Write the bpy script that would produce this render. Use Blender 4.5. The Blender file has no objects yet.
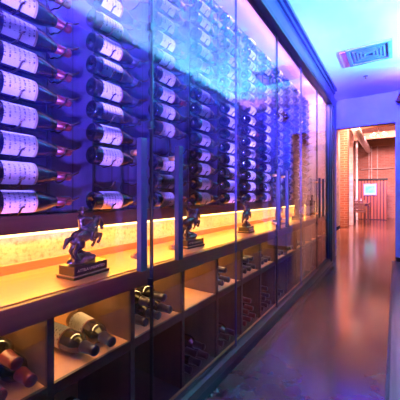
import bpy, bmesh, math, random
from mathutils import Vector, Matrix, Euler
random.seed(7)
PI = math.pi
S = bpy.context.scene
COL = S.collection

# ------------------------------------------------------------------ helpers
class MB:
    """collects shapes into one mesh"""
    def __init__(s): s.bm = bmesh.new()
    def box(s, x0, x1, y0, y1, z0, z1, bev=0.0, mat=None):
        b = bmesh.new()
        bmesh.ops.create_cube(b, size=1.0)
        for v in b.verts:
            v.co = Vector((x0 + (v.co.x + .5) * (x1 - x0), y0 + (v.co.y + .5) * (y1 - y0), z0 + (v.co.z + .5) * (z1 - z0)))
        if bev > 0:
            bmesh.ops.bevel(b, geom=b.edges[:], offset=bev, segments=2, affect='EDGES', profile=.7)
        s.merge(b, mat); return s
    def merge(s, b, mat=None):
        if mat is not None: bmesh.ops.transform(b, matrix=mat, verts=b.verts[:])
        me = bpy.data.meshes.new('t'); b.to_mesh(me); b.free()
        s.bm.from_mesh(me); bpy.data.meshes.remove(me)
    def lathe(s, prof, n=24, mat=None, cap=True):
        """prof: (radius, height) pairs, around local Z"""
        b = bmesh.new(); rings = []
        for r, z in prof:
            rings.append([b.verts.new((r * math.cos(2 * PI * i / n), r * math.sin(2 * PI * i / n), z)) for i in range(n)])
        for a, c in zip(rings, rings[1:]):
            for i in range(n):
                f = b.faces.new((a[i], a[(i + 1) % n], c[(i + 1) % n], c[i])); f.smooth = True
        if cap:
            b.faces.new(rings[0][::-1]); b.faces.new(rings[-1])
        s.merge(b, mat); return s
    def tube(s, pts, r, n=8):
        pts = [Vector(p) for p in pts]
        b = bmesh.new(); rings = []
        up = None
        for k, p in enumerate(pts):
            d = (pts[min(k + 1, len(pts) - 1)] - pts[max(k - 1, 0)]).normalized()
            if up is None:
                up = Vector((0, 0, 1)) if abs(d.z) < .9 else Vector((1, 0, 0))
            e1 = d.cross(up).normalized(); e2 = e1.cross(d).normalized(); up = e2
            rr = r[k] if isinstance(r, (list, tuple)) else r
            rings.append([b.verts.new(p + (e1 * math.cos(2 * PI * i / n) + e2 * math.sin(2 * PI * i / n)) * rr) for i in range(n)])
        for a, c in zip(rings, rings[1:]):
            for i in range(n):
                f = b.faces.new((a[i], a[(i + 1) % n], c[(i + 1) % n], c[i])); f.smooth = True
        b.faces.new(rings[0][::-1]); b.faces.new(rings[-1])
        bmesh.ops.recalc_face_normals(b, faces=b.faces[:])
        s.merge(b); return s
    def mesh(s, name, mat):
        me = bpy.data.meshes.new(name)
        bmesh.ops.recalc_face_normals(s.bm, faces=s.bm.faces[:])
        s.bm.to_mesh(me); s.bm.free()
        me.materials.append(mat); return me
    def obj(s, name, mat, parent=None, label=None):
        return link(name, s.mesh(name, mat), parent, label)

def link(name, me, parent=None, label=None):
    o = bpy.data.objects.new(name, me); COL.objects.link(o)
    if parent is not None: o.parent = parent
    if label: o['label'] = label
    return o
def tag(o, label, cat, group=None):
    o['label'] = label; o['category'] = cat
    if group: o['group'] = group
    return o
def thing(name, label, cat, loc=(0, 0, 0), rot=(0, 0, 0), group=None):
    o = bpy.data.objects.new(name, None); COL.objects.link(o)
    o.empty_display_size = .05
    o.location = loc; o.rotation_euler = rot
    return tag(o, label, cat, group)
def struct(o): o['kind'] = 'structure'; return o
def dup(root, loc, rot=None, label=None, group=None):
    r = root.copy(); COL.objects.link(r); r.location = loc
    if rot is not None: r.rotation_euler = rot
    if label: r['label'] = label
    if group: r['group'] = group
    for ch in list(root.children):
        c = ch.copy(); COL.objects.link(c); c.parent = r
        for g in list(ch.children):
            d = g.copy(); COL.objects.link(d); d.parent = c
    return r
ORD = 'first second third fourth fifth sixth seventh eighth ninth tenth eleventh twelfth thirteenth fourteenth fifteenth sixteenth'.split()

# ------------------------------------------------------------------ materials
def base_mat(name):
    m = bpy.data.materials.new(name); m.use_nodes = True
    nt = m.node_tree; p = nt.nodes['Principled BSDF']
    return m, nt, p
def sv(p, **k):
    names = dict(col='Base Color', rough='Roughness', metal='Metallic', coat='Coat Weight', crough='Coat Roughness', spec='Specular IOR Level', trans='Transmission Weight', ior='IOR')
    for a, v in k.items():
        p.inputs[names[a]].default_value = (*v, 1) if isinstance(v, tuple) else v
def nd(nt, t, **k):
    n = nt.nodes.new(t)
    for a, v in k.items():
        if a in n.inputs: n.inputs[a].default_value = v
        else: setattr(n, a, v)
    return n
def ramp(nt, stops):
    r = nt.nodes.new('ShaderNodeValToRGB'); e = r.color_ramp.elements
    while len(e) < len(stops): e.new(.5)
    for el, (pos, c) in zip(e, stops): el.position = pos; el.color = (*c, 1)
    return r
def coord(nt, scale=(1, 1, 1), kind='Object'):
    t = nt.nodes.new('ShaderNodeTexCoord'); m = nt.nodes.new('ShaderNodeMapping')
    m.inputs['Scale'].default_value = scale
    nt.links.new(t.outputs[kind], m.inputs['Vector']); return m.outputs['Vector']
def bump(nt, p, src, strength=.2, dist=.01):
    b = nd(nt, 'ShaderNodeBump', Strength=strength, Distance=dist)
    nt.links.new(src, b.inputs['Height']); nt.links.new(b.outputs['Normal'], p.inputs['Normal'])
def mat_noise(name, c1, c2, scale=(8, 8, 8), rough=.5, metal=0, coat=0, detail=5, bmp=0, dist=.01, lo=.3, hi=.7, nscale=1.0, crough=.05):
    m, nt, p = base_mat(name); sv(p, rough=rough, metal=metal, coat=coat, crough=crough)
    n = nd(nt, 'ShaderNodeTexNoise', Scale=nscale, Detail=detail)
    nt.links.new(coord(nt, scale), n.inputs['Vector'])
    r = ramp(nt, [(lo, c1), (hi, c2)])
    nt.links.new(n.outputs['Fac'], r.inputs['Fac']); nt.links.new(r.outputs['Color'], p.inputs['Base Color'])
    if bmp: bump(nt, p, n.outputs['Fac'], bmp, dist)
    return m
def mat_emit(name, c, s):
    m, nt, p = base_mat(name)
    sv(p, col=c); p.inputs['Emission Color'].default_value = (*c, 1); p.inputs['Emission Strength'].default_value = s
    return m
def mat_wood(name, c1, c2, axis='y', rough=.35, coat=0.0, freq=30):
    sc = {'x': (1.2, freq, freq), 'y': (freq, 1.2, freq), 'z': (freq, freq, 1.2)}[axis]
    return mat_noise(name, c1, c2, sc, rough, 0, coat, 6, .08, .004, .3, .72)
def mat_brick(name, c1, c2, mortar, axes, scale=1.0):
    m, nt, p = base_mat(name); sv(p, rough=.85)
    t = nt.nodes.new('ShaderNodeTexCoord'); s = nt.nodes.new('ShaderNodeSeparateXYZ'); c = nt.nodes.new('ShaderNodeCombineXYZ')
    nt.links.new(t.outputs['Object'], s.inputs[0])
    nt.links.new(s.outputs[axes[0].upper()], c.inputs[0]); nt.links.new(s.outputs[axes[1].upper()], c.inputs[1])
    b = nd(nt, 'ShaderNodeTexBrick', Scale=scale)
    b.inputs['Color1'].default_value = (*c1, 1); b.inputs['Color2'].default_value = (*c2, 1); b.inputs['Mortar'].default_value = (*mortar, 1)
    b.inputs['Brick Width'].default_value = .21; b.inputs['Row Height'].default_value = .075; b.inputs['Mortar Size'].default_value = .008
    nt.links.new(c.outputs[0], b.inputs['Vector'])
    n = nd(nt, 'ShaderNodeTexNoise', Scale=3.0, Detail=4); nt.links.new(t.outputs['Object'], n.inputs['Vector'])
    mx = nt.nodes.new('ShaderNodeMixRGB'); mx.blend_type = 'MULTIPLY'; mx.inputs[0].default_value = .5
    nt.links.new(b.outputs['Color'], mx.inputs[1]); nt.links.new(n.outputs['Fac'], mx.inputs[2])
    nt.links.new(mx.outputs[0], p.inputs['Base Color'])
    bump(nt, p, b.outputs['Fac'], -.5, .01)
    return m
def mat_glass_pane(name):
    m, nt, p = base_mat(name); nt.nodes.remove(p)
    out = nt.nodes['Material Output']
    tr = nd(nt, 'ShaderNodeBsdfTransparent'); tr.inputs[0].default_value = (.96, .97, .97, 1)
    gl = nd(nt, 'ShaderNodeBsdfGlossy')
    gl.inputs['Roughness'].default_value = .015
    # Schlick reflectance, the same from either side of the pane
    g = nt.nodes.new('ShaderNodeNewGeometry')
    dt = nd(nt, 'ShaderNodeVectorMath', operation='DOT_PRODUCT')
    nt.links.new(g.outputs['Normal'], dt.inputs[0]); nt.links.new(g.outputs['Incoming'], dt.inputs[1])
    ab = nd(nt, 'ShaderNodeMath', operation='ABSOLUTE'); nt.links.new(dt.outputs['Value'], ab.inputs[0])
    om = nd(nt, 'ShaderNodeMath', operation='SUBTRACT', use_clamp=True); om.inputs[0].default_value = 1.0; nt.links.new(ab.outputs[0], om.inputs[1])
    pw = nd(nt, 'ShaderNodeMath', operation='POWER'); pw.inputs[1].default_value = 5.0; nt.links.new(om.outputs[0], pw.inputs[0])
    ma = nd(nt, 'ShaderNodeMath', operation='MULTIPLY_ADD'); ma.inputs[1].default_value = 1 - GLASS_F0; ma.inputs[2].default_value = GLASS_F0
    nt.links.new(pw.outputs[0], ma.inputs[0])
    mx = nt.nodes.new('ShaderNodeMixShader')
    nt.links.new(ma.outputs[0], mx.inputs[0]); nt.links.new(tr.outputs[0], mx.inputs[1]); nt.links.new(gl.outputs[0], mx.inputs[2])
    nt.links.new(mx.outputs[0], out.inputs['Surface'])
    return m
GLASS_F0 = .082

def mat_label(name, paper, ink, gold):
    m, nt, p = base_mat(name); sv(p, rough=.55)
    uv = coord(nt, (1, 1, 1), 'UV')
    s = nt.nodes.new('ShaderNodeSeparateXYZ'); nt.links.new(uv, s.inputs[0])
    # rows of small print: bands along v, broken up by noise along u
    w = nd(nt, 'ShaderNodeMath', operation='MULTIPLY'); w.inputs[1].default_value = 7.0
    nt.links.new(s.outputs['Y'], w.inputs[0])
    fr = nd(nt, 'ShaderNodeMath', operation='FRACT'); nt.links.new(w.outputs[0], fr.inputs[0])
    band = nd(nt, 'ShaderNodeMath', operation='LESS_THAN'); band.inputs[1].default_value = .38
    nt.links.new(fr.outputs[0], band.inputs[0])
    n = nd(nt, 'ShaderNodeTexNoise', Scale=1.0, Detail=1.0)
    nt.links.new(coord(nt, (34, 7, 1), 'UV'), n.inputs['Vector'])
    th = nd(nt, 'ShaderNodeMath', operation='GREATER_THAN'); th.inputs[1].default_value = .53
    nt.links.new(n.outputs['Fac'], th.inputs[0])
    mid = nd(nt, 'ShaderNodeMath', operation='COMPARE'); mid.inputs[1].default_value = .5; mid.inputs[2].default_value = .27
    nt.links.new(s.outputs['X'], mid.inputs[0])
    a = nd(nt, 'ShaderNodeMath', operation='MULTIPLY'); b = nd(nt, 'ShaderNodeMath', operation='MULTIPLY')
    nt.links.new(band.outputs[0], a.inputs[0]); nt.links.new(th.outputs[0], a.inputs[1])
    nt.links.new(a.outputs[0], b.inputs[0]); nt.links.new(mid.outputs[0], b.inputs[1])
    mx = nt.nodes.new('ShaderNodeMixRGB'); mx.inputs[1].default_value = (*paper, 1); mx.inputs[2].default_value = (*ink, 1)
    nt.links.new(b.outputs[0], mx.inputs[0])
    ed = nd(nt, 'ShaderNodeMath', operation='GREATER_THAN'); ed.inputs[1].default_value = .93
    nt.links.new(s.outputs['Y'], ed.inputs[0])
    m2 = nt.nodes.new('ShaderNodeMixRGB'); m2.inputs[2].default_value = (*gold, 1)
    nt.links.new(ed.outputs[0], m2.inputs[0]); nt.links.new(mx.outputs[0], m2.inputs[1])
    nt.links.new(m2.outputs[0], p.inputs['Base Color'])
    return m

M = {}
M['bottle'] = mat_noise('dark_bottle_glass', (.004, .004, .006), (.007, .007, .010), rough=.07, coat=.2)
M['green_bottle'] = mat_noise('olive_bottle_glass', (.014, .011, .005), (.022, .016, .006), rough=.1, coat=.4)
M['red_foil'] = mat_noise('red_foil', (.12, .014, .014), (.18, .022, .02), rough=.35, metal=.3)
M['dark_foil'] = mat_noise('black_foil', (.015, .012, .02), (.04, .03, .05), rough=.3, metal=.4)
M['label'] = mat_label('cream_label', (.80, .76, .70), (.10, .08, .10), (.55, .42, .22))
M['label2'] = mat_label('white_label', (.86, .84, .80), (.16, .12, .12), (.35, .12, .10))
M['wire'] = mat_noise('bronze_wire', (.05, .033, .022), (.09, .055, .035), rough=.3, metal=1.0)
M['rack_rail'] = mat_noise('dark_rack_metal', (.05, .04, .05), (.08, .07, .08), rough=.4, metal=.8)
M['counter'] = mat_wood('oiled_plank', (.40, .155, .035), (.58, .25, .065), 'y', .32, .25, 22)
M['counter_edge'] = mat_wood('dark_plank_edge', (.10, .028, .010), (.17, .05, .02), 'y', .45)
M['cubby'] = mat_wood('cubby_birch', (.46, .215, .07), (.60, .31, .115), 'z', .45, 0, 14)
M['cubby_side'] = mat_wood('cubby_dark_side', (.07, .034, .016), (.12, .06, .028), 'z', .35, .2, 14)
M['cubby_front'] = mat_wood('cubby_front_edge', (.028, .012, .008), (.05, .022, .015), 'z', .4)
M['valance'] = mat_wood('valance_walnut', (.05, .022, .014), (.10, .045, .028), 'y', .5)
M['frame'] = mat_noise('anodised_frame', (.055, .05, .16), (.075, .07, .20), rough=.35, metal=.3, coat=.2)
M['black'] = mat_noise('black_metal', (.006, .006, .007), (.012, .012, .014), rough=.35)
M['pull'] = mat_noise('black_pull_bar', (.008, .008, .014), (.014, .014, .022), rough=.45, metal=.0)
M['brass'] = mat_noise('brushed_brass', (.45, .24, .08), (.6, .34, .13), rough=.3, metal=.9)
M['glass'] = mat_glass_pane('door_glass')
M['bronze'] = mat_noise('patinated_bronze', (.05, .034, .03), (.16, .10, .07), (60, 60, 60), .3, .85, 0, 4, .3, .002)
M['plaque'] = mat_noise('gold_letter', (.75, .6, .35), (.85, .7, .42), rough=.3, metal=.6)
M['statue_wood'] = mat_wood('trophy_base_wood', (.018, .007, .005), (.036, .015, .009), 'y', .35, .08)
M['statue_trim'] = mat_wood('trophy_base_edge', (.35, .20, .10), (.45, .27, .14), 'y', .35)
M['ceiling'] = mat_noise('white_plaster', (.72, .72, .74), (.80, .80, .82), (3, 3, 3), .8, bmp=.03)
M['case_ceiling'] = mat_noise('case_ceiling_paint', (.74, .70, .70), (.82, .78, .78), (3, 3, 3), .6)
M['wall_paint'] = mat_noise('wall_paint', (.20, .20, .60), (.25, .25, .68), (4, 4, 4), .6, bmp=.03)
M['wall_dark'] = mat_wood('dark_panelling', (.020, .012, .014), (.04, .025, .022), 'z', .5)
M['panel_pale'] = mat_noise('blue_board', (.05, .05, .42), (.07, .07, .52), (4, 4, 4), .5)
M['case_back'] = None
M['screen_frame'] = mat_noise('screen_bezel', (.35, .30, .55), (.42, .36, .62), rough=.3)
M['steel'] = mat_noise('galvanised_steel', (.42, .40, .38), (.55, .52, .5), (6, 6, 6), .35, .8)
M['white_paint'] = mat_noise('chipped_white_paint', (.45, .36, .33), (.75, .66, .64), (3, 3, 8), .6)
M['beam'] = mat_wood('roof_beam_timber', (.22, .10, .05), (.34, .17, .08), 'x', .6)
M['roof'] = mat_wood('roof_deck', (.12, .05, .045), (.2, .09, .075), 'y', .7)
M['copper'] = mat_noise('copper_lamp', (.25, .09, .05), (.35, .14, .08), rough=.35, metal=.6)
M['chair_wood'] = mat_wood('chair_wood', (.10, .045, .03), (.17, .08, .05), 'z', .45)
M['patch'] = mat_noise('red_brown_patch', (.75, .30, .26), (.82, .36, .30), rough=.6)
M['vent'] = mat_noise('vent_enamel', (.17, .15, .30), (.22, .19, .36), rough=.4)
M['vent_dark'] = mat_noise('vent_core', (.13, .12, .25), (.16, .15, .29), rough=.5)
M['led_warm'] = mat_emit('warm_led', (1, .62, .18), 9)
M['led_violet'] = mat_emit('violet_led', (.35, .2, 1), 4)

def mat_backwall():
    m, nt, p = base_mat('case_back_boards'); sv(p, rough=.4, coat=.25)
    v = coord(nt, (1, 1, 1)); s = nt.nodes.new('ShaderNodeSeparateXYZ'); nt.links.new(v, s.inputs[0])
    w = nd(nt, 'ShaderNodeMath', operation='MULTIPLY'); w.inputs[1].default_value = 9.0; nt.links.new(s.outputs['Y'], w.inputs[0])
    f = nd(nt, 'ShaderNodeMath', operation='FRACT'); nt.links.new(w.outputs[0], f.inputs[0])
    g = nd(nt, 'ShaderNodeMath', operation='LESS_THAN'); g.inputs[1].default_value = .05; nt.links.new(f.outputs[0], g.inputs[0])
    n = nd(nt, 'ShaderNodeTexNoise', Scale=1.0, Detail=6.0); nt.links.new(coord(nt, (20, 18, 1.5)), n.inputs['Vector'])
    r = ramp(nt, [(.3, (.030, .022, .050)), (.7, (.075, .052, .115))]); nt.links.new(n.outputs['Fac'], r.inputs[0])
    mx = nt.nodes.new('ShaderNodeMixRGB'); mx.inputs[2].default_value = (.02, .012, .015, 1)
    nt.links.new(g.outputs[0], mx.inputs[0]); nt.links.new(r.outputs[0], mx.inputs[1]); nt.links.new(mx.outputs[0], p.inputs['Base Color'])
    bump(nt, p, n.outputs['Fac'], .1, .004)
    return m
M['case_back'] = mat_backwall()

def mat_granite():
    m, nt, p = base_mat('speckled_backsplash'); sv(p, rough=.5)
    n = nd(nt, 'ShaderNodeTexNoise', Scale=60.0, Detail=6.0); v = coord(nt); nt.links.new(v, n.inputs['Vector'])
    n2 = nd(nt, 'ShaderNodeTexNoise', Scale=7.0, Detail=4.0); nt.links.new(v, n2.inputs['Vector'])
    r = ramp(nt, [(.32, (.34, .26, .18)), (.45, (.56, .47, .36)), (.65, (.62, .54, .42))]); nt.links.new(n.outputs['Fac'], r.inputs[0])
    r2 = ramp(nt, [(.35, (.8, .76, .72)), (.6, (1, 1, 1))]); nt.links.new(n2.outputs['Fac'], r2.inputs[0])
    mx = nt.nodes.new('ShaderNodeMixRGB'); mx.blend_type = 'MULTIPLY'; mx.inputs[0].default_value = 1
    nt.links.new(r.outputs[0], mx.inputs[1]); nt.links.new(r2.outputs[0], mx.inputs[2]); nt.links.new(mx.outputs[0], p.inputs['Base Color'])
    bump(nt, p, n.outputs['Fac'], .2, .003)
    return m
M['backsplash'] = mat_granite()

def mat_floor():
    m, nt, p = base_mat('polished_concrete'); v = coord(nt)
    n = nd(nt, 'ShaderNodeTexNoise', Scale=1.6, Detail=8.0, Roughness=.65); nt.links.new(v, n.inputs['Vector'])
    r = ramp(nt, [(.3, (.034, .013, .009)), (.5, (.058, .025, .017)), (.72, (.088, .044, .031))]); nt.links.new(n.outputs['Fac'], r.inputs[0])
    vo = nd(nt, 'ShaderNodeTexVoronoi', Scale=34.0); nt.links.new(v, vo.inputs['Vector'])
    sp = ramp(nt, [(.0, (1, 1, 1)), (.10, (1, 1, 1)), (.13, (0, 0, 0))]); nt.links.new(vo.outputs['Distance'], sp.inputs[0])
    n3 = nd(nt, 'ShaderNodeTexNoise', Scale=9.0); nt.links.new(v, n3.inputs['Vector'])
    k = ramp(nt, [(.54, (0, 0, 0)), (.75, (.2, .2, .2))]); nt.links.new(n3.outputs['Fac'], k.inputs[0])
    mk = nt.nodes.new('ShaderNodeMixRGB'); mk.blend_type = 'MULTIPLY'; mk.inputs[0].default_value = 1
    nt.links.new(sp.outputs[0], mk.inputs[1]); nt.links.new(k.outputs[0], mk.inputs[2])
    mx = nt.nodes.new('ShaderNodeMixRGB'); mx.inputs[2].default_value = (.55, .48, .45, 1)
    nt.links.new(mk.outputs[0], mx.inputs[0]); nt.links.new(r.outputs[0], mx.inputs[1]); nt.links.new(mx.outputs[0], p.inputs['Base Color'])
    n4 = nd(nt, 'ShaderNodeTexNoise', Scale=14.0, Detail=5.0); nt.links.new(v, n4.inputs['Vector'])
    rr = ramp(nt, [(.3, (.145, .145, .145)), (.7, (.17, .17, .17))]); nt.links.new(n4.outputs['Fac'], rr.inputs[0])
    nt.links.new(rr.outputs[0], p.inputs['Roughness'])
    sv(p, spec=.6)
    return m
M['floor'] = mat_floor()
M['plank_floor'] = mat_wood('grey_plank_floor', (.03, .024, .03), (.10, .08, .09), 'y', .4, .0, 26)
M['brick_red'] = mat_brick('red_brick', (.42, .17, .12), (.52, .24, .17), (.40, .30, .26), 'xz')
M['brick_side'] = mat_brick('pale_brick', (.72, .58, .50), (.78, .66, .58), (.62, .50, .45), 'yz')
M['brick_pier'] = mat_brick('orange_brick', (.24, .055, .018), (.32, .09, .03), (.38, .22, .13), 'xz')
M['slat'] = mat_wood('slat_mahogany', (.22, .065, .03), (.34, .12, .055), 'z', .5)

# ------------------------------------------------------------------ camera
CX, CZ, F = .83, 1.065, 290.0
ALPHA = math.atan2(195.0, F)
cam = bpy.data.cameras.new('camera'); cam.sensor_width = 36; cam.lens = 36 * F / 400
cam.shift_y = -5 / 400.0; cam.clip_start = .02
co = bpy.data.objects.new('camera', cam); COL.objects.link(co)
co.location = (CX, 0, CZ); co.rotation_euler = (PI / 2, 0, ALPHA)
S.camera = co
def px(x, y, z):
    xr = x - CX; c, s = math.cos(ALPHA), math.sin(ALPHA)
    r = xr * c + y * s; f = -xr * s + y * c
    if f < .05: return None
    return 200 + F * r / f, 195 - F * (z - CZ) / f
def in_view(pts):
    q = [px(*p) for p in pts]; q = [a for a in q if a]
    if not q: return False
    return min(a[0] for a in q) < 397 and max(a[0] for a in q) > 3 and min(a[1] for a in q) < 397 and max(a[1] for a in q) > 3

# ------------------------------------------------------------------ setting
H = 2.73; YF = 5.6; YB = 16.0
struct(MB().box(-.62, 3.4, -1.6, YB + .2, -.1, 0).obj('floor', M['floor']))
struct(MB().box(.80, 1.3, -1.5, YF, 0, .004).obj('floor_planks', M['plank_floor']))
struct(MB().box(.786, .806, -1.5, YF, 0, .008, .002).obj('trim_1', M['black']))
struct(MB().box(-.62, 2.2, -1.6, YF, H, H + .1).obj('ceiling', M['ceiling']))
# far wall with the opening into the brick room
wf = MB().box(-.62, .835, YF, YF + .14, 2.235, 3.7).box(.835, 3.4, YF, YF + .14, 0, 3.7).box(-.62, -.07, YF, YF + .14, 0, 2.235)
struct(wf.obj('wall_far', M['wall_paint']))
struct(MB().box(.836, 1.3, YF - .015, YF, 0, .07, .003).obj('baseboard_far', M['black']))
struct(MB().box(-.62, -.03, 5.0, YF, 0, H).obj('wall_left', M['wall_paint']))
struct(MB().box(-.62, 2.2, -1.6, -1.5, 0, H).obj('wall_near', M['wall_dark']))
# the wall across the corridor: dark below, pale boards above, a light cove along its top
struct(MB().box(1.3, 1.42, -1.5, YF, 0, 2.40).obj('wall_right', M['wall_dark']))
struct(MB().box(1.42, 2.0, -1.5, YF, 2.25, 2.40).obj('trim_2', M['wall_paint']))
struct(MB().box(2.0, 2.1, -1.5, YF, 2.25, H).obj('wall_cove', M['wall_paint']))
k = 3
for y0, y1, z0 in ((-.6, 1.165, 1.25), (1.19, 2.255, 1.61), (2.275, 2.83, 1.27), (2.86, 3.9, 1.62), (3.93, 5.55, 1.5)):
    struct(MB().box(1.275, 1.3, y0, y1, z0, 2.42, .004).obj('trim_%d' % k, M['panel_pale'])); k += 1

# case shell
YE = 4.80
struct(MB().box(-.50, -.40, -1.2, YE + .1, .90, H).obj('wall_case_back', M['case_back']))
struct(MB().box(-.50, -.40, -1.2, YE + .1, .0, .90).obj('wall_backsplash', M['backsplash']))
struct(MB().box(-.40, -.045, YE, YE + .1, 0, H).obj('wall_case_end', M['case_ceiling']))
struct(MB().box(-.40, -.001, -1.2, YE, 2.66, H).obj('ceiling_case', M['case_ceiling']))

# ------------------------------------------------------------------ case frame
fr = thing('glass_case_frame', 'dark metal frame of the tall glazed wine case along the corridor', 'case frame')
MB().box(0, .03, -1.2, 4.99, 2.475, 2.655).obj('header_panel', M['frame'], fr)
MB().box(-.03, .055, -1.2, 4.99, 2.425, 2.475, .006).obj('lower_track', M['black'], fr, 'black door track under the header')
MB().box(-.0, .05, -1.2, 4.99, 2.655, 2.695, .006).box(0, .075, -1.2, 4.99, 2.695, 2.729, .004).obj('cornice', M['frame'], fr)
MB().box(-.04, .03, 4.68, 4.99, .07, 2.425, .006).box(.03, .05, 4.70, 4.78, .07, 2.425, .004).box(.03, .045, 4.86, 4.97, .07, 2.425, .004).obj('end_post', M['pull'], fr)
MB().box(-.03, .03, -1.2, 4.68, .07, .115, .006).obj('bottom_rail', M['cubby_front'], fr, 'dark wooden bottom rail')
MB().box(-.034, -.022, -1.2, 4.66, .115, .123, .002).obj('rail_glint', M['counter'], fr, 'thin amber strip standing for a light reflection on the bottom rail')  # added amber strip: LED reflection along the rail given as a shape
MB().box(-.03, .012, -1.2, 4.99, .0, .07).obj('kick_plate', M['black'], fr, 'black kick plate')

# ------------------------------------------------------------------ glass doors and pulls
seams = [.12, .88, 1.64, 2.40, 3.16, 3.92, 4.68]
pull_at = {0: .77, 1: .99, 2: 2.29, 3: 2.51, 4: 3.81, 5: 4.03}
door_lab = ['tall clear glass door at the near end of the wine case',
            'second glass door from the near end of the case, beside the dark seam',
            'third glass door from the near end of the case',
            'fourth glass door from the near end of the case',
            'fifth glass door from the near end of the case',
            'sixth glass door, beside the end post of the case']
for i in range(6):
    y0, y1 = seams[i] + .002, seams[i + 1] - .002
    d = thing('glass_door', door_lab[i], 'glass door', (0, (y0 + y1) / 2, .115), group='glass doors of the wine case')
    h = (y1 - y0) / 2
    MB().box(-.005, .005, -h, h, 0, 2.31).obj('pane', M['glass'], d)
    if i % 2 == 0:
        MB().box(-.008, .008, h - .003, h + .002, 0, 2.31).obj('seal', M['black'], d, 'thin dark edge seal')
        for z in (.58, 1.22, 1.62):
            MB().box(-.009, .010, h - .016, h - .001, z, z + .03, .002).obj('clip', M['black'], d)
    else:
        MB().box(-.0065, .0065, h - .002, h + .001, 0, 2.31).obj('seal', M['frame'], d, 'thin edge seal')
    py = pull_at[i] - (y0 + y1) / 2
    z0, z1 = .785 - .115, 1.275 - .115
    q = MB().box(.042, .066, py - .016, py + .016, z0, z1, .004).obj('pull_handle', M['pull'], d, 'square black pull bar')
    for z in (z0 + .05, z1 - .05):
        MB().lathe([(.011, 0), (.011, .040)], 14, Matrix.Translation((.004, py, z)) @ Matrix.Rotation(PI / 2, 4, 'Y')).obj('standoff', M['brass'], q, 'round brass standoff')

# ------------------------------------------------------------------ bottle prototypes (axis along local +Y, label towards +X)
YAX = Matrix.Rotation(-PI / 2, 4, 'X')     # Z -> Y
def body_mesh(kind):
    if kind == 'burgundy':
        prof = [(.004, .022), (.018, .012), (.030, .001), (.036, 0), (.0405, .006), (.0415, .02), (.0415, .155), (.0395, .175), (.034, .198), (.026, .220), (.0190, .240), (.0155, .258), (.0145, .288), (.0165, .290), (.0165, .297), (.0145, .300), (.008, .300)]
    else:
        prof = [(.004, .022), (.018, .012), (.030, .001), (.034, 0), (.0375, .006), (.038, .02), (.038, .190), (.0365, .202), (.030, .216), (.020, .228), (.0155, .240), (.0145, .288), (.0165, .290), (.0165, .297), (.0145, .300), (.008, .300)]
    return prof
def arc_label(r, y0, y1, half, name, mat):
    me = bpy.data.meshes.new(name); b = bmesh.new(); uvl = b.loops.layers.uv.new('UVMap')
    n = 14; rows = []
    for yy in (y0, y1):
        rows.append([b.verts.new((r * math.cos(-half + 2 * half * i / n), yy, r * math.sin(-half + 2 * half * i / n))) for i in range(n + 1)])
    for i in range(n):
        f = b.faces.new((rows[0][i], rows[1][i], rows[1][i + 1], rows[0][i + 1])); f.smooth = True
        for l, (u, v) in zip(f.loops, ((i / n, 0), (i / n, 1), ((i + 1) / n, 1), ((i + 1) / n, 0))): l[uvl].uv = (u, v)
    # a real sheet: thickness towards the glass
    ret = bmesh.ops.solidify(b, geom=b.faces[:], thickness=.0006)
    b.to_mesh(me); b.free(); me.materials.append(mat); return me
ME = {}
for kind in ('burgundy', 'bordeaux'):
    for gm in ('bottle', 'green_bottle'):
        ME[kind, gm] = MB().lathe(body_mesh(kind), 28, YAX).mesh('bottle_body', M[gm])
R = {'burgundy': .0415, 'bordeaux': .038}
for kind in R:
    for lm in ('label', 'label2'):
        ME[kind, lm] = arc_label(R[kind] + .0012, .038, .150, 1.35, 'bottle_label', M[lm])
cap_prof = [(.0172, .236), (.0168, .285), (.0178, .287), (.0178, .298), (.0165, .3015), (.002, .302)]
for fm in ('red_foil', 'dark_foil'):
    ME[fm] = MB().lathe([(.0205, .2365)] + cap_prof[1:], 20, YAX).mesh('bottle_capsule', M[fm])
def make_bottle(kind, gm, lm, fm, label, group, loc, rot):
    t = thing('wine_bottle', label, 'wine bottle', loc, rot, group)
    link('glass_body', ME[kind, gm], t)
    link('paper_label', ME[kind, lm], t, 'pale printed paper label')
    link('foil_capsule', ME[fm], t, ('red' if fm == 'red_foil' else 'dark') + ' foil capsule over the neck')
    return t
PROTO = {}
def bottle(kind, gm, lm, fm, label, group, loc, rot):
    key = (kind, gm, lm, fm)
    if key not in PROTO:
        PROTO[key] = make_bottle(kind, gm, lm, fm, label, group, loc, rot); return PROTO[key]
    return dup(PROTO[key], loc, rot, label, group)

# ------------------------------------------------------------------ wall racks and their bottles
NC, NR = 12, 15
BX = -.30; Z0 = 1.040; DZ = .1025
def bez(pts, n=5):
    out = []
    P = [Vector(p) for p in pts]
    for i in range(len(P) - 1):
        p0, p1, p2, p3 = P[max(i - 1, 0)], P[i], P[i + 1], P[min(i + 2, len(P) - 1)]
        for k in range(n):
            t = k / n
            out.append(.5 * ((2 * p1) + (-p0 + p2) * t + (2 * p0 - 5 * p1 + 4 * p2 - p3) * t * t + (-p0 + 3 * p1 - 3 * p2 + p3) * t ** 3))
    out.append(P[-1]); return out
body_cradle = MB().tube(bez([(-.395, 0, -.010), (-.375, 0, -.030), (-.345, .004, -.038), (-.322, 0, -.0485), (-.30, 0, -.047), (-.272, .004, -.042), (-.258, .008, -.022), (-.250, .016, -.016)]), .0036, 6).mesh('cradle', M['wire'])
neck_cradle = MB().tube(bez([(-.395, 0, .012), (-.375, 0, -.014), (-.350, .002, -.016), (-.325, 0, -.0265), (-.302, 0, -.0255), (-.279, .004, -.0145), (-.272, .012, .006), (-.262, .03, .004), (-.25, .05, .016)]), .0036, 6).mesh('cradle', M['wire'])
rail_mesh = MB().box(-.3995, -.391, -.006, .006, 0, NR * DZ + .06, .001).mesh('rail', M['rack_rail'])
missing = {(1, 1), (2, 3), (1, 10), (6, 12)}
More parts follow.
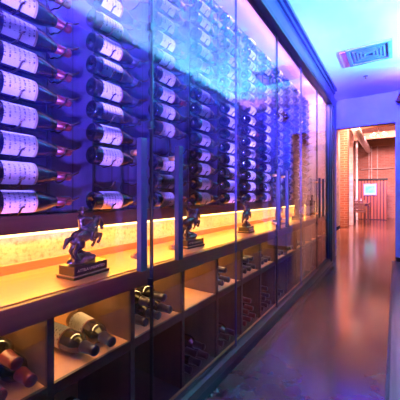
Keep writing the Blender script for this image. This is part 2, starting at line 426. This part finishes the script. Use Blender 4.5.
for c in range(NC):
    yb = .402 + .402 * c
    top = 0
    bots = []
    for r in range(NR):
        if (c, r) in missing: continue
        z = Z0 + r * DZ
        if in_view([(BX, yb + .02, z + .03), (BX, yb + .02, z - .03), (BX, yb + .3, z - .03), (BX, yb + .3, z + .015)]): bots.append(r)
    rk = thing('wine_rack', 'dark wall-mounted wire wine rack, %s column from the near end of the case' % ORD[c], 'wine rack', (0, yb, Z0), group='wire wine racks on the case wall')
    for yy in (.085, .262):
        a = link('rail', rail_mesh, rk); a.location = (0, yy, -.06)
    for r in range(NR):
        z = r * DZ
        if not in_view([(BX, yb, Z0 + z), (BX, yb + .3, Z0 + z)]): continue
        a = link('cradle', body_cradle, rk); a.location = (0, .085, z)
        a = link('cradle', neck_cradle, rk); a.location = (0, .262, z)
    for r in bots:
        fm = 'red_foil' if c == 0 or (c in (2, 5) and r % 3 == 0) else 'dark_foil'
        lm = 'label' if (c + r) % 2 or c == 0 else 'label2'
        lab = '%s bottle with pale label on wall rack, %s row up, %s column from near end' % ('red-capped' if fm == 'red_foil' else 'dark-capped', ORD[r], ORD[c])
        bottle('burgundy', 'bottle', lm, fm, lab, 'bottles on the wall racks', (BX, yb, Z0 + r * DZ), (0, random.uniform(-.22, .08) - .1, random.uniform(-.006, .006)))

# ------------------------------------------------------------------ light valance under the racks, rear rail, worktop
va = thing('light_valance', 'dark wooden light valance below the bottle racks with a warm glow beneath', 'valance')
MB().box(-.40, -.365, -1.2, YE, .915, .985, .003).obj('board', M['valance'], va)
MB().box(-.396, -.372, -1.2, YE, .905, .915).obj('light_strip', M['led_warm'], va, 'glowing yellow light strip')
ct = thing('worktop', 'long amber wooden worktop with dark front edge carrying the bronze statues', 'worktop')
MB().box(-.40, -.045, -1.2, YE, .725, .765, .003).obj('surface', M['counter'], ct)
MB().box(-.045, -.022, -1.2, YE, .695, .762, .004).obj('front_edge', M['counter_edge'], ct, 'dark reddish front edge')
MB().box(-.40, -.375, -1.2, YE, .765, .80, .003).obj('back_rail', M['counter'], ct)

# ------------------------------------------------------------------ cubby cabinet under the worktop
ZS = .486
cb = thing('cubby_cabinet', 'open wooden cubby cabinet under the worktop, two tiers of bottle bays', 'cabinet')
divs = [.145 + .33 * i for i in range(15)]
for y in divs:
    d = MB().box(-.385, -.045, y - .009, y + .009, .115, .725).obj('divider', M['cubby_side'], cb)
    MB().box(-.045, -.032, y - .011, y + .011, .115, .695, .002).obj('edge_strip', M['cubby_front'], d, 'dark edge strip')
for i in range(14):
    y0, y1 = divs[i] + .009, divs[i + 1] - .009
    s_ = MB().box(-.385, -.045, y0, y1, ZS - .022, ZS).obj('shelf', M['cubby'], cb)
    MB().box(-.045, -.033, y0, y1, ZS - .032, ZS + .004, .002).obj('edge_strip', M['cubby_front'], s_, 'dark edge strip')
MB().box(-.40, -.385, -1.2, YE, .07, .725).obj('back_panel', M['cubby'], cb)
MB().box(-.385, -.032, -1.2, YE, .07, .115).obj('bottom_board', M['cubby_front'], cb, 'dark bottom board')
for i in range(14):
    MB().box(-.10, -.08, divs[i] + .04, divs[i + 1] - .04, .719, .7248).obj('light_strip', M['led_warm'], cb, 'warm light strip')

def lying(i, tier, items, fm, gm='bottle', yaw=(0.0,), bx=-.345, roll=-1.0):
    """bottles lying neck outward in bay i; items: (offset along the bay, layer)"""
    zb = (ZS if tier == 'upper' else .115)
    rr = .0385
    cnt = {}
    for off, layer in sorted(items, key=lambda q: (q[1], q[0])):
        cnt[layer] = cnt.get(layer, 0) + 1
        z = zb + rr + layer * .0685 + .0015
        y = divs[i] + off
        f = fm if isinstance(fm, str) else random.choice(fm)
        lab = '%s lying bottle, %s layer, %s along, in %s %s-tier bay from near end' % (
            'red-capped' if f == 'red_foil' else 'dark-capped', ['bottom', 'middle', 'top'][layer], ORD[cnt[layer] - 1], ORD[i], tier)
        bottle('bordeaux', gm, 'label2', f, lab, 'bottles lying in the cubbies', (bx, y, z), (0, roll + random.uniform(-.15, .15), -PI / 2 + yaw[(cnt[layer] - 1) % len(yaw)] + random.uniform(-.003, .003)))
D5 = [(.085, 0), (.165, 0), (.245, 0), (.125, 1), (.205, 1)]
D3 = [(.085, 0), (.165, 0), (.125, 1)]
R3 = [(.085, 0), (.165, 0), (.245, 0)]
lying(0, 'upper', [(.20, 0), (.28, 0), (.24, 1)], 'red_foil')
lying(1, 'upper', [(.14, 0), (.265, 0)], 'dark_foil', 'green_bottle', (.05, -.13), -.328, -.75)
lying(2, 'upper', D5, 'dark_foil')
lying(4, 'upper', D3, 'dark_foil')
lying(5, 'upper', D5, ['dark_foil'])
for i in (6, 7, 8, 9): lying(i, 'upper', R3, 'dark_foil')
lying(1, 'lower', R3, 'dark_foil')
lying(3, 'lower', D5, 'dark_foil')
lying(4, 'lower', R3, 'dark_foil')
lying(5, 'lower', D5 + [(.165, 2)], 'red_foil')
lying(6, 'lower', D5 + [(.165, 2)], 'dark_foil')
lying(7, 'lower', R3, 'dark_foil')

# three bottles standing at the far end of the worktop
for j, (yy, xx) in enumerate(((4.02, -.22), (4.30, -.20), (4.55, -.20))):
    bottle('bordeaux', 'green_bottle', 'label2', 'dark_foil', '%s of three upright bottles with white labels at worktop far end' % ['first', 'middle', 'last'][j], 'upright bottles on the worktop', (xx, yy, .7655), (PI / 2, 0, -.7))

# ------------------------------------------------------------------ bronze trophies
def skin(name, V, E, mat, fat=1.0, vox=.0016):
    """limb chains as tapered tubes with ball joints, fused into one continuous surface"""
    q = MB()
    for a_, b_ in E:
        (p0, r0), (p1, r1) = V[a_], V[b_]; p0, p1 = Vector(p0), Vector(p1); n_ = 6
        q.tube([p0.lerp(p1, i / n_) for i in range(n_ + 1)], [fat * (r0 + (r1 - r0) * (3 * (i / n_) ** 2 - 2 * (i / n_) ** 3)) for i in range(n_ + 1)], 14)
    for p0, r0 in V.values():
        b = bmesh.new(); bmesh.ops.create_icosphere(b, subdivisions=2, radius=r0 * fat); q.merge(b, Matrix.Translation(p0))
    o = q.obj(name, mat)
    m = o.modifiers.new('fuse', 'REMESH'); m.mode = 'VOXEL'; m.voxel_size = vox
    sm = o.modifiers.new('smooth', 'SMOOTH'); sm.factor = .5; sm.iterations = 5
    dg = bpy.context.evaluated_depsgraph_get(); dg.update()
    res = bpy.data.meshes.new_from_object(o.evaluated_get(dg))
    bpy.data.objects.remove(o); res.name = name
    res.materials.clear(); res.materials.append(mat)
    for p in res.polygons: p.use_smooth = True
    return res
def text_mesh(txt, size, ext, mat):
    cu = bpy.data.curves.new('t', 'FONT'); cu.body = txt; cu.size = size; cu.extrude = ext; cu.align_x = 'CENTER'; cu.align_y = 'CENTER'
    o = bpy.data.objects.new('t', cu); COL.objects.link(o)
    dg = bpy.context.evaluated_depsgraph_get(); dg.update()
    me = bpy.data.meshes.new_from_object(o.evaluated_get(dg)); bpy.data.objects.remove(o)
    me.materials.clear(); me.materials.append(mat); return me
# local: y = length of the plinth, x = towards the corridor, z up
HV = {'barrel': ((0, .000, .108), .023), 'hip': ((0, -.032, .098), .022), 'rump': ((0, -.046, .092), .015), 'chest': ((0, .030, .122), .023), 'neck0': ((0, .046, .143), .016), 'neck1': ((0, .058, .160), .012),
      'poll': ((0, .068, .162), .0100), 'face': ((0, .082, .146), .0090), 'muzzle': ((0, .086, .126), .0068), 'ear_a': ((.006, .066, .177), .0026), 'ear_b': ((-.006, .066, .177), .0026), 'mane0': ((0, .034, .158), .005), 'mane1': ((0, .048, .173), .0045),
      'tail0': ((0, -.060, .100), .006), 'tail1': ((0, -.076, .094), .008), 'tail2': ((0, -.088, .070), .005)}
HE = [('barrel', 'hip'), ('hip', 'rump'), ('barrel', 'chest'), ('chest', 'neck0'), ('neck0', 'neck1'), ('neck1', 'poll'), ('poll', 'face'), ('face', 'muzzle'), ('poll', 'ear_a'), ('poll', 'ear_b'), ('chest', 'mane0'), ('mane0', 'mane1'), ('mane1', 'poll'), ('rump', 'tail0'), ('tail0', 'tail1'), ('tail1', 'tail2')]
for s_, k in ((1, 'a'), (-1, 'b')):
    HV.update({'st' + k: ((.016 * s_, -.028, .076), .0135), 'hk' + k: ((.017 * s_, -.052 - .004 * s_, .052), .0065), 'fl' + k: ((.017 * s_, -.042 - .004 * s_, .030), .0048), 'hf' + k: ((.017 * s_, -.034 - .004 * s_, .020), .0062),
               'el' + k: ((.014 * s_, .040, .100), .0105), 'kn' + k: ((.016 * s_, .066, .094 + .008 * s_), .0062), 'pa' + k: ((.016 * s_, .060, .074 + .008 * s_), .0045), 'fh' + k: ((.016 * s_, .052, .066 + .008 * s_), .0055)})
    HE += [('hip', 'st' + k), ('st' + k, 'hk' + k), ('hk' + k, 'fl' + k), ('fl' + k, 'hf' + k), ('chest', 'el' + k), ('el' + k, 'kn' + k), ('kn' + k, 'pa' + k), ('pa' + k, 'fh' + k)]
horse_me = skin('horse', HV, HE, M['bronze'], 1.22)
RV = {'pelvis': ((0, -.010, .138), .0115), 'waist': ((0, -.014, .152), .0095), 'chest': ((0, -.014, .170), .0125), 'neck': ((0, -.010, .185), .005), 'head': ((0, -.007, .194), .0085), 'crown': ((0, -.006, .203), .007),
      'sa': ((.014, -.012, .176), .0060), 'ea': ((.024, .006, .170), .0048), 'wa': ((.014, .026, .160), .0038), 'ha': ((.006, .034, .158), .0042),
      'sb': ((-.014, -.014, .176), .0060), 'eb': ((-.026, .006, .190), .0048), 'wb': ((-.024, .026, .202), .0038), 'hb': ((-.023, .034, .206), .0042)}
RE = [('pelvis', 'waist'), ('waist', 'chest'), ('chest', 'neck'), ('neck', 'head'), ('head', 'crown'), ('chest', 'sa'), ('sa', 'ea'), ('ea', 'wa'), ('wa', 'ha'), ('chest', 'sb'), ('sb', 'eb'), ('eb', 'wb'), ('wb', 'hb')]
for s_, k in ((1, 'a'), (-1, 'b')):
    RV.update({'h' + k + '0': ((.014 * s_, -.004, .134), .0095), 'k' + k: ((.026 * s_, .018, .120), .0075), 'an' + k: ((.027 * s_, .010, .092), .0052), 'ft' + k: ((.028 * s_, .022, .087), .0052)})
    RE += [('pelvis', 'h' + k + '0'), ('h' + k + '0', 'k' + k), ('k' + k, 'an' + k), ('an' + k, 'ft' + k)]
rider_me = skin('rider', RV, RE, M['bronze'], 1.15)
def rock_mesh():
    b = bmesh.new(); bmesh.ops.create_icosphere(b, subdivisions=4, radius=1.0)
    from mathutils import noise
    for v in b.verts:
        n = noise.noise(v.co * 2.2) * .30 + noise.noise(v.co * 5.0) * .14
        v.co = v.co * (1 + n); v.co = Vector((v.co.x * .030, v.co.y * .056, max(v.co.z, -.02) * .040))
        if v.co.y > 0: v.co.z *= 1.0 - v.co.y * 5
    for f in b.faces: f.smooth = True
    q = MB(); q.merge(b, Matrix.Translation((0, -.006, .0045))); return q.mesh('rock', M['bronze'])
plaque_me = text_mesh('ATTILA UNLIMITED', .0145, .0004, M['plaque'])
statue_y = [(.668, -.150), (1.37, -.16), (2.16, -.17), (2.95, -.17), (3.62, -.17)]
stat_lab = ['bronze horse and rider trophy standing nearest the near end of the worktop',
            'second bronze horse and rider trophy along the worktop, behind a black pull bar',
            'third bronze horse and rider trophy, middle of the five along the worktop',
            'fourth bronze horse and rider trophy along the worktop',
            'fifth bronze horse and rider trophy, beside the upright bottles']
stat_lab[0] = 'bronze horse and rider trophy on dark plinth, first from the near end of the worktop'
st = thing('bronze_statue', stat_lab[0], 'statue', (statue_y[0][1], statue_y[0][0], .765), (0, 0, .10), 'bronze horse and rider trophies')
pl = MB().box(-.048, .048, -.082, .082, .0005, .012, .002).box(-.042, .042, -.076, .076, .012, .046, .002).obj('plinth', M['statue_wood'], st)
MB().box(-.050, .050, -.084, .084, .0105, .0135, .001).obj('edge_band', M['statue_trim'], pl, 'paler wooden edge band')
tx = link('lettering', plaque_me, pl, 'gold lettering on the plinth'); tx.matrix_local = Matrix.Translation((.0425, 0, .029)) @ Matrix.Rotation(PI / 2, 4, 'Z') @ Matrix.Rotation(PI / 2, 4, 'X')
a = link('rock', rock_mesh(), st); a.location = (0, 0, .046)
a = link('horse', horse_me, st); a.location = (0, .002, .042)
rd = link('rider', rider_me, st); rd.location = (0, .002, .040)
hat = MB().lathe([(.003, 0), (.019, .001), (.0205, .0035), (.018, .004), (.0095, .003), (.0092, .012), (.006, .0155), (.001, .0145)], 20, Matrix.Translation((0, -.006, .2005)) @ Matrix.Rotation(.18, 4, 'X')).obj('hat', M['bronze'], rd)
for (yy, xx), lb, rz in zip(statue_y[1:], stat_lab[1:], (-.05, .12, .0, .08)):
    dup(st, (xx, yy, .765), (0, 0, rz), lb)

# ------------------------------------------------------------------ ceiling fittings
v = thing('ceiling_vent', 'square grey air vent set in the corridor ceiling', 'vent', (.58, 3.93, H))
vm = MB()
for a_, b_, c_, d_ in ((-.225, .225, -.245, -.205), (-.225, .225, .205, .245), (-.225, -.185, -.205, .205), (.185, .225, -.205, .205)): vm.box(a_, b_, c_, d_, -.022, -.0005, .003)
vm.obj('frame', M['vent'], v)
vm = MB()
for t in range(4):
    o_ = .16 - t * .035; i_ = o_ - .018; z = -.016 - .001 * t
    for a_, b_, c_, d_ in ((-o_, o_, -o_, -i_), (-o_, o_, i_, o_), (-o_, -i_, -i_, i_), (i_, o_, -i_, i_)): vm.box(a_, b_, c_, d_, z, z + .010)
vm.obj('louvre', M['vent'], v)
MB().box(-.185, .185, -.205, .205, -.006, -.0005).obj('core', M['vent_dark'], v, 'dark core behind the louvres')
tag(MB().box(.28, .352, 3.74, 4.20, H - .008, H - .0005, .002).obj('ceiling_patch', M['patch']), 'narrow reddish patch beside the ceiling vent', 'cover plate')  # thin reddish patch laid on the ceiling beside the vent
sp = thing('ceiling_sprinkler', 'small sprinkler head on the corridor ceiling beyond the vent', 'sprinkler', (.49, 4.66, H))
MB().lathe([(.001, -.0005), (.03, -.001), (.028, -.006), (.010, -.008), (.001, -.008)], 16).obj('escutcheon', M['vent'], sp)
MB().lathe([(.006, -.008), (.006, -.03), (.014, -.032), (.014, -.035), (.002, -.036)], 12).obj('nozzle', M['brass'], sp)

sl = thing('wall_spotlight', 'copper-coloured spotlight on the blue wall just below the corridor ceiling', 'spotlight', (.97, YF, 2.60))
MB().box(-.04, .04, -.03, -.0005, -.04, .06, .004).obj('mounting_plate', M['vent'], sl)
MB().tube([(0, -.02, .02), (0, -.10, .06), (0, -.16, .04)], .012, 8).obj('bracket', M['frame'], sl)
MB().lathe([(.02, .10), (.06, .085), (.078, .05), (.082, -.09), (.070, -.09), (.066, -.02)], 24, Matrix.Translation((-.03, -.18, -.03)) @ Matrix.Rotation(.35, 4, 'Y')).obj('lamp_head', M['copper'], sl)

for j, yy in enumerate((2.99, 4.35, 5.02)):
    lb = thing('spot_box', 'small dark box light on the ledge across the corridor, %s from near end' % ORD[j], 'box light', (1.36, yy, 2.40), group='box lights on the ledge')
    MB().box(-.045, .045, -.05, .05, .0, .19, .006).obj('housing', M['frame'], lb)
    MB().box(-.03, .03, -.03, .03, .19, .20, .002).obj('lens', M['black'], lb)

# ------------------------------------------------------------------ brick room beyond the opening
struct(MB().box(-3.5, 3.4, YB, YB + .2, 0, 4.0).obj('wall_brick_far', M['brick_red']))
struct(MB().box(-.95, -.78, YF + .14, 10.9, 0, 4.0).obj('wall_room_side', M['white_paint']))
struct(MB().box(-.95, -.78, 10.9, YB, 0, 4.0).obj('wall_brick_side', M['brick_side']))
struct(MB().box(-3.5, 3.4, YF + .14, YB + .2, 3.55, 3.7).obj('ceiling_room', M['roof']))
struct(MB().box(2.6, 2.75, YF + .14, YB, 0, 3.7).obj('wall_room_right', M['brick_side']))
def bp(pxx, y):   # world x that shows at picture column pxx at depth y
    r = (pxx - 200) / F
    return CX - y * math.tan(ALPHA - math.atan(r))
tag(MB().box(bp(340.0, 10.4), bp(347.3, 10.4), 10.4, 10.85, 0, 3.54, .01).obj('brick_pillar', M['brick_pier']), 'orange brick pillar standing in the room beyond the doorway', 'pillar')
tag(MB().box(bp(348.5, 11.6), bp(353, 11.6), 11.6, 11.9, 0, 3.54, .01).obj('painted_pillar', M['white_paint']), 'pale painted pillar behind the orange brick pillar', 'pillar')
tag(MB().lathe([(.06, 0), (.06, .02), (.045, .03), (.045, 3.5), (.07, 3.52), (.07, 3.54)], 16, Matrix.Translation((bp(356.8, 14.0), 14.0, 0))).obj('round_post', M['white_paint']), 'slim round white post by the small table', 'post')
for j, y in enumerate((9.0, 11.2, 13.4, 15.4)):
    tag(MB().box(-.77, 2.59, y, y + .16, 3.30, 3.549, .008).obj('ceiling_beam', M['beam']), 'timber ceiling beam in the brick room, %s from the doorway' % ORD[j], 'beam', 'ceiling beams')
dc = thing('air_duct', 'round steel air duct running under the brick room ceiling', 'duct')
dx = bp(361.5, 12)
MB().lathe([(.11, 0), (.11, 5.4)], 24, Matrix.Translation((dx, 9.9, 3.10)) @ YAX).obj('pipe', M['steel'], dc)
for y in (10.4, 12.0, 13.6, 15.0):
    MB().lathe([(.112, 0), (.122, .01), (.122, .05), (.112, .06)], 24, Matrix.Translation((dx, y, 3.10)) @ YAX).obj('collar', M['steel'], dc)
    MB().tube([(dx, y + .03, 3.20), (dx, y + .03, 3.549)], .006, 6).obj('hanger', M['black'], dc)
cd = thing('conduit_run', 'pale painted conduit run fixed to the far brick wall', 'conduit')
for p_ in (369, 371.6, 377.5):
    x_ = bp(p_, 15.95)
    MB().tube([(x_, 15.95, 0), (x_, 15.95, 3.549)], .022, 8).obj('pipe', M['white_paint'], cd)
MB().tube([(bp(361, 15.9), 15.9, 2.30), (bp(394, 15.9), 15.9, 2.30)], .02, 8).obj('pipe', M['white_paint'], cd)
# hanging lamp with curved arms
lx, ly = bp(378.5, 12.5), 12.5
ch = thing('chandelier', 'small pendant lamp with curved arms hanging in the brick room', 'lamp', (lx, ly, 3.55))
MB().tube([(0, 0, 0), (0, 0, -.30)], .008, 6).obj('stem', M['black'], ch)
for q in range(5):
    a_ = q * 2 * PI / 5 + .4; c_, s_ = math.cos(a_), math.sin(a_)
    ar = MB().tube(bez([(0, 0, -.28), (.12 * c_, .12 * s_, -.36), (.25 * c_, .25 * s_, -.30)]), .009, 6).obj('arm', M['brass'], ch)
    MB().lathe([(.012, 0), (.035, .03), (.03, .07), (.01, .09)], 12, Matrix.Translation((.25 * c_, .25 * s_, -.31))).obj('bulb', mat_emit('bulb_glow', (1, .72, .42), 2) if q == 0 else bpy.data.materials['bulb_glow'], ar)
# slatted partition with the lit screen
px0, px1, yp = bp(355, 14.6), bp(387, 14.6), 14.6
pt = thing('slatted_partition', 'reddish slatted wood partition with a dark top rail in the brick room', 'partition', ((px0 + px1) / 2, yp, 0))
hw = (px1 - px0) / 2; n = 10
for q in range(n):
    w = 2 * hw / n
    MB().box(-hw + q * w + .017, -hw + (q + 1) * w - .017, 0, .03, .02, 1.70, .004).obj('slat', M['slat'], pt)
MB().box(-hw, hw, .03, .06, .02, 1.70).obj('backing', M['statue_wood'], pt)
MB().box(-hw - .03, hw + .03, -.03, .09, 1.70, 1.78, .006).obj('top_rail', M['black'], pt, 'dark top rail')
MB().box(-hw, hw, -.005, .065, 0, .02).obj('bottom_rail', M['black'], pt, 'dark bottom rail')
sx0, sx1 = bp(363.5, 14.5), bp(376.5, 14.5)
sg = thing('display_screen', 'small bright cyan and white lit screen on the slatted partition', 'screen', ((sx0 + sx1) / 2, 14.598, 1.30))
sw = (sx1 - sx0) / 2
MB().box(-sw, sw, -.05, 0, -.25, .25, .006).obj('bezel', M['screen_frame'], sg)
def mat_screen():
    m, nt, p = base_mat('lit_screen'); v = coord(nt, (1, 1, 1))
    s = nt.nodes.new('ShaderNodeSeparateXYZ'); nt.links.new(v, s.inputs[0])
    def inside(sock, half):
        c = nd(nt, 'ShaderNodeMath', operation='COMPARE'); c.inputs[1].default_value = 0; c.inputs[2].default_value = half
        nt.links.new(sock, c.inputs[0]); return c.outputs[0]
    a = nd(nt, 'ShaderNodeMath', operation='MULTIPLY'); nt.links.new(inside(s.outputs['X'], sw * .72), a.inputs[0]); nt.links.new(inside(s.outputs['Z'], .14), a.inputs[1])
    n = nd(nt, 'ShaderNodeTexNoise', Scale=9.0); nt.links.new(v, n.inputs['Vector'])
    r = ramp(nt, [(.4, (.10, .62, .45)), (.6, (.25, .80, .75))]); nt.links.new(n.outputs['Fac'], r.inputs[0])
    mx = nt.nodes.new('ShaderNodeMixRGB'); mx.inputs[1].default_value = (.40, .50, 1, 1)
    nt.links.new(a.outputs[0], mx.inputs[0]); nt.links.new(r.outputs[0], mx.inputs[2])
    nt.links.new(mx.outputs[0], p.inputs['Emission Color']); p.inputs['Emission Strength'].default_value = 1.9
    sv(p, col=(.02, .02, .02)); return m
MB().box(-sw + .03, sw - .03, -.054, -.0505, -.22, .22).obj('lit_panel', mat_screen(), sg, 'glowing cyan picture area')
# table and chairs
def leg(x, y, h, t=.02): return MB().box(x - t, x + t, y - t, y + t, 0, h, .004)
tx_, ty_ = bp(359, 12.6), 12.6
tb = thing('small_table', 'small dark wooden table in the brick room', 'table', (tx_, ty_, 0))
MB().box(-.36, .36, -.30, .30, .72, .755, .006).obj('tabletop', M['chair_wood'], tb)
MB().box(-.31, .31, -.25, .25, .65, .72).obj('apron', M['chair_wood'], tb)
for sx in (-1, 1):
    for sy in (-1, 1): leg(.31 * sx, .25 * sy, .65).obj('leg', M['chair_wood'], tb)
def chair(loc, rz, lab):
    c = thing('dining_chair', lab, 'chair', loc, (0, 0, rz), 'chairs by the small table')
    MB().box(-.20, .20, -.20, .20, .43, .46, .008).obj('seat', M['chair_wood'], c)
    for sx in (-1, 1):
        leg(.175 * sx, -.175, .43, .016).obj('leg', M['chair_wood'], c)
        MB().tube([(.175 * sx, .175, 0), (.175 * sx, .18, .45), (.175 * sx, .23, .88)], .016, 8).obj('leg', M['chair_wood'], c)
    b_ = MB()
    for z in (.58, .70, .82): b_.box(-.165, .165, .20 + (z - .58) * .1, .215 + (z - .58) * .1, z - .03, z + .03, .004)
    b_.obj('backrest', M['chair_wood'], c)
    return c
chair((tx_ + .05, ty_ - .52, 0), PI, 'dark wooden dining chair on the doorway side of the small table')
chair((tx_ - .02, ty_ + .52, 0), 0, 'dark wooden dining chair between the small table and the slatted partition')
for j, (ox, oy) in enumerate(((-.10, -.05), (.06, .05))):
    jr = thing('glass_jar', 'pale %s jar on the small table' % ['first small', 'second small'][j], 'jar', (tx_ + ox, ty_ + oy, .7555), group='jars on the small table')
    MB().lathe([(.03, 0), (.035, .01), (.035, .10), (.02, .13), (.02, .16)], 14).obj('jar_body', M['white_paint'], jr)
    MB().lathe([(.024, .155), (.024, .185), (.018, .19)], 14).obj('lid', M['steel'], jr)

# ------------------------------------------------------------------ lights
def area(name, loc, rot, sx, sy, power, col, spread=PI):
    l = bpy.data.lights.new(name, 'AREA'); l.shape = 'RECTANGLE'; l.size = sx; l.size_y = sy; l.energy = power; l.color = col; l.spread = spread
    o = bpy.data.objects.new(name, l); COL.objects.link(o); o.location = loc; o.rotation_euler = rot; return o
# blue-violet strip inside the case head, shining down and back over the bottles (rotation about Y: 0 = down, + = towards -x)
area('case_violet_strip', (-.06, 2.1, 2.60), (0, math.radians(52), 0), .05, 5.4, 620, (.075, .05, 1), math.radians(86))
area('case_pink_strip', (-.09, 2.1, 2.54), (0, math.radians(180), 0), .03, 5.4, 22, (1, .36, .50))
# warm strip below the valance
area('valance_strip', (-.352, 1.8, .908), (0, math.radians(-24), 0), .02, 6.0, 50, (1, .40, .02))
# warm strips under the worktop
area('cubby_strip', (-.20, 1.8, .716), (0, math.radians(8), 0), .02, 6.0, 38, (1, .56, .20))
area('floor_fill', (.95, 2.3, 2.70), (math.radians(8), math.radians(6), 0), .15, .15, 18, (1, .48, .38), math.radians(56))  # added unseen warm fill, turns the corridor floor browner
# warm lamp at the end of the case
area('case_end_lamp', (-.16, 4.10, 2.60), (math.radians(32), 0, 0), .1, .1, 30, (1, .42, .15))
# cyan cove across the corridor and its blue continuation
area('cove_cyan', (1.60, 2.9, 2.43), (0, math.radians(131), 0), .10, 3.0, 460, (.0, .56, .70), math.radians(78))
area('cove_blue', (1.60, 1.8, 2.43), (0, math.radians(132), 0), .10, 6.6, 150, (.46, .20, 1), math.radians(76))
# blue wash from the corridor lamps behind the camera
area('corridor_blue', (.60, .50, 2.60), (math.radians(96), 0, 0), .5, .2, 130, (.08, .07, 1), math.radians(42))
area('corridor_blue_wall', (.40, .2, 2.70), (0, math.radians(-62), 0), .5, .5, 30, (.12, .09, 1), math.radians(90))
def aim(p, q): return (Vector(q) - Vector(p)).to_track_quat('-Z', 'Y').to_euler()
for nm, p_, q_, e_, sp_ in (('rack_fill_near', (1.20, -.9, .45), (-.3, 1.1, 1.75), 52, 40), ('rack_fill', (1.20, .6, .45), (-.3, 3.1, 1.9), 90, 38)):
    area(nm, p_, aim(p_, q_), .2, .2, e_, (.16, .11, 1), math.radians(sp_))  # unseen blue fills added low down to light the rack bottles
# warm light of the brick room
area('room_warm', (-.2, 10.2, 3.5), (0, 0, 0), .8, 1.8, 620, (1, .42, .36), math.radians(92))
area('room_warm_back', (.5, 11.85, 3.5), (math.radians(52), 0, 0), 1.4, .5, 560, (1, .45, .48), math.radians(120))
area('room_side', (.3, 9.4, 3.4), (0, math.radians(58), 0), .3, 1.8, 70, (1, .66, .36), math.radians(100))

w = bpy.data.worlds.new('world'); S.world = w; w.use_nodes = True
w.node_tree.nodes['Background'].inputs[0].default_value = (.06, .05, .12, 1); w.node_tree.nodes['Background'].inputs[1].default_value = .3

S.view_settings.view_transform = 'Standard'; S.view_settings.look = 'None'; S.view_settings.exposure = 0; S.view_settings.gamma = 1
S.view_settings.use_curve_mapping = False
S.cycles.use_denoising = True
S.cycles.max_bounces = 8; S.cycles.transparent_max_bounces = 24
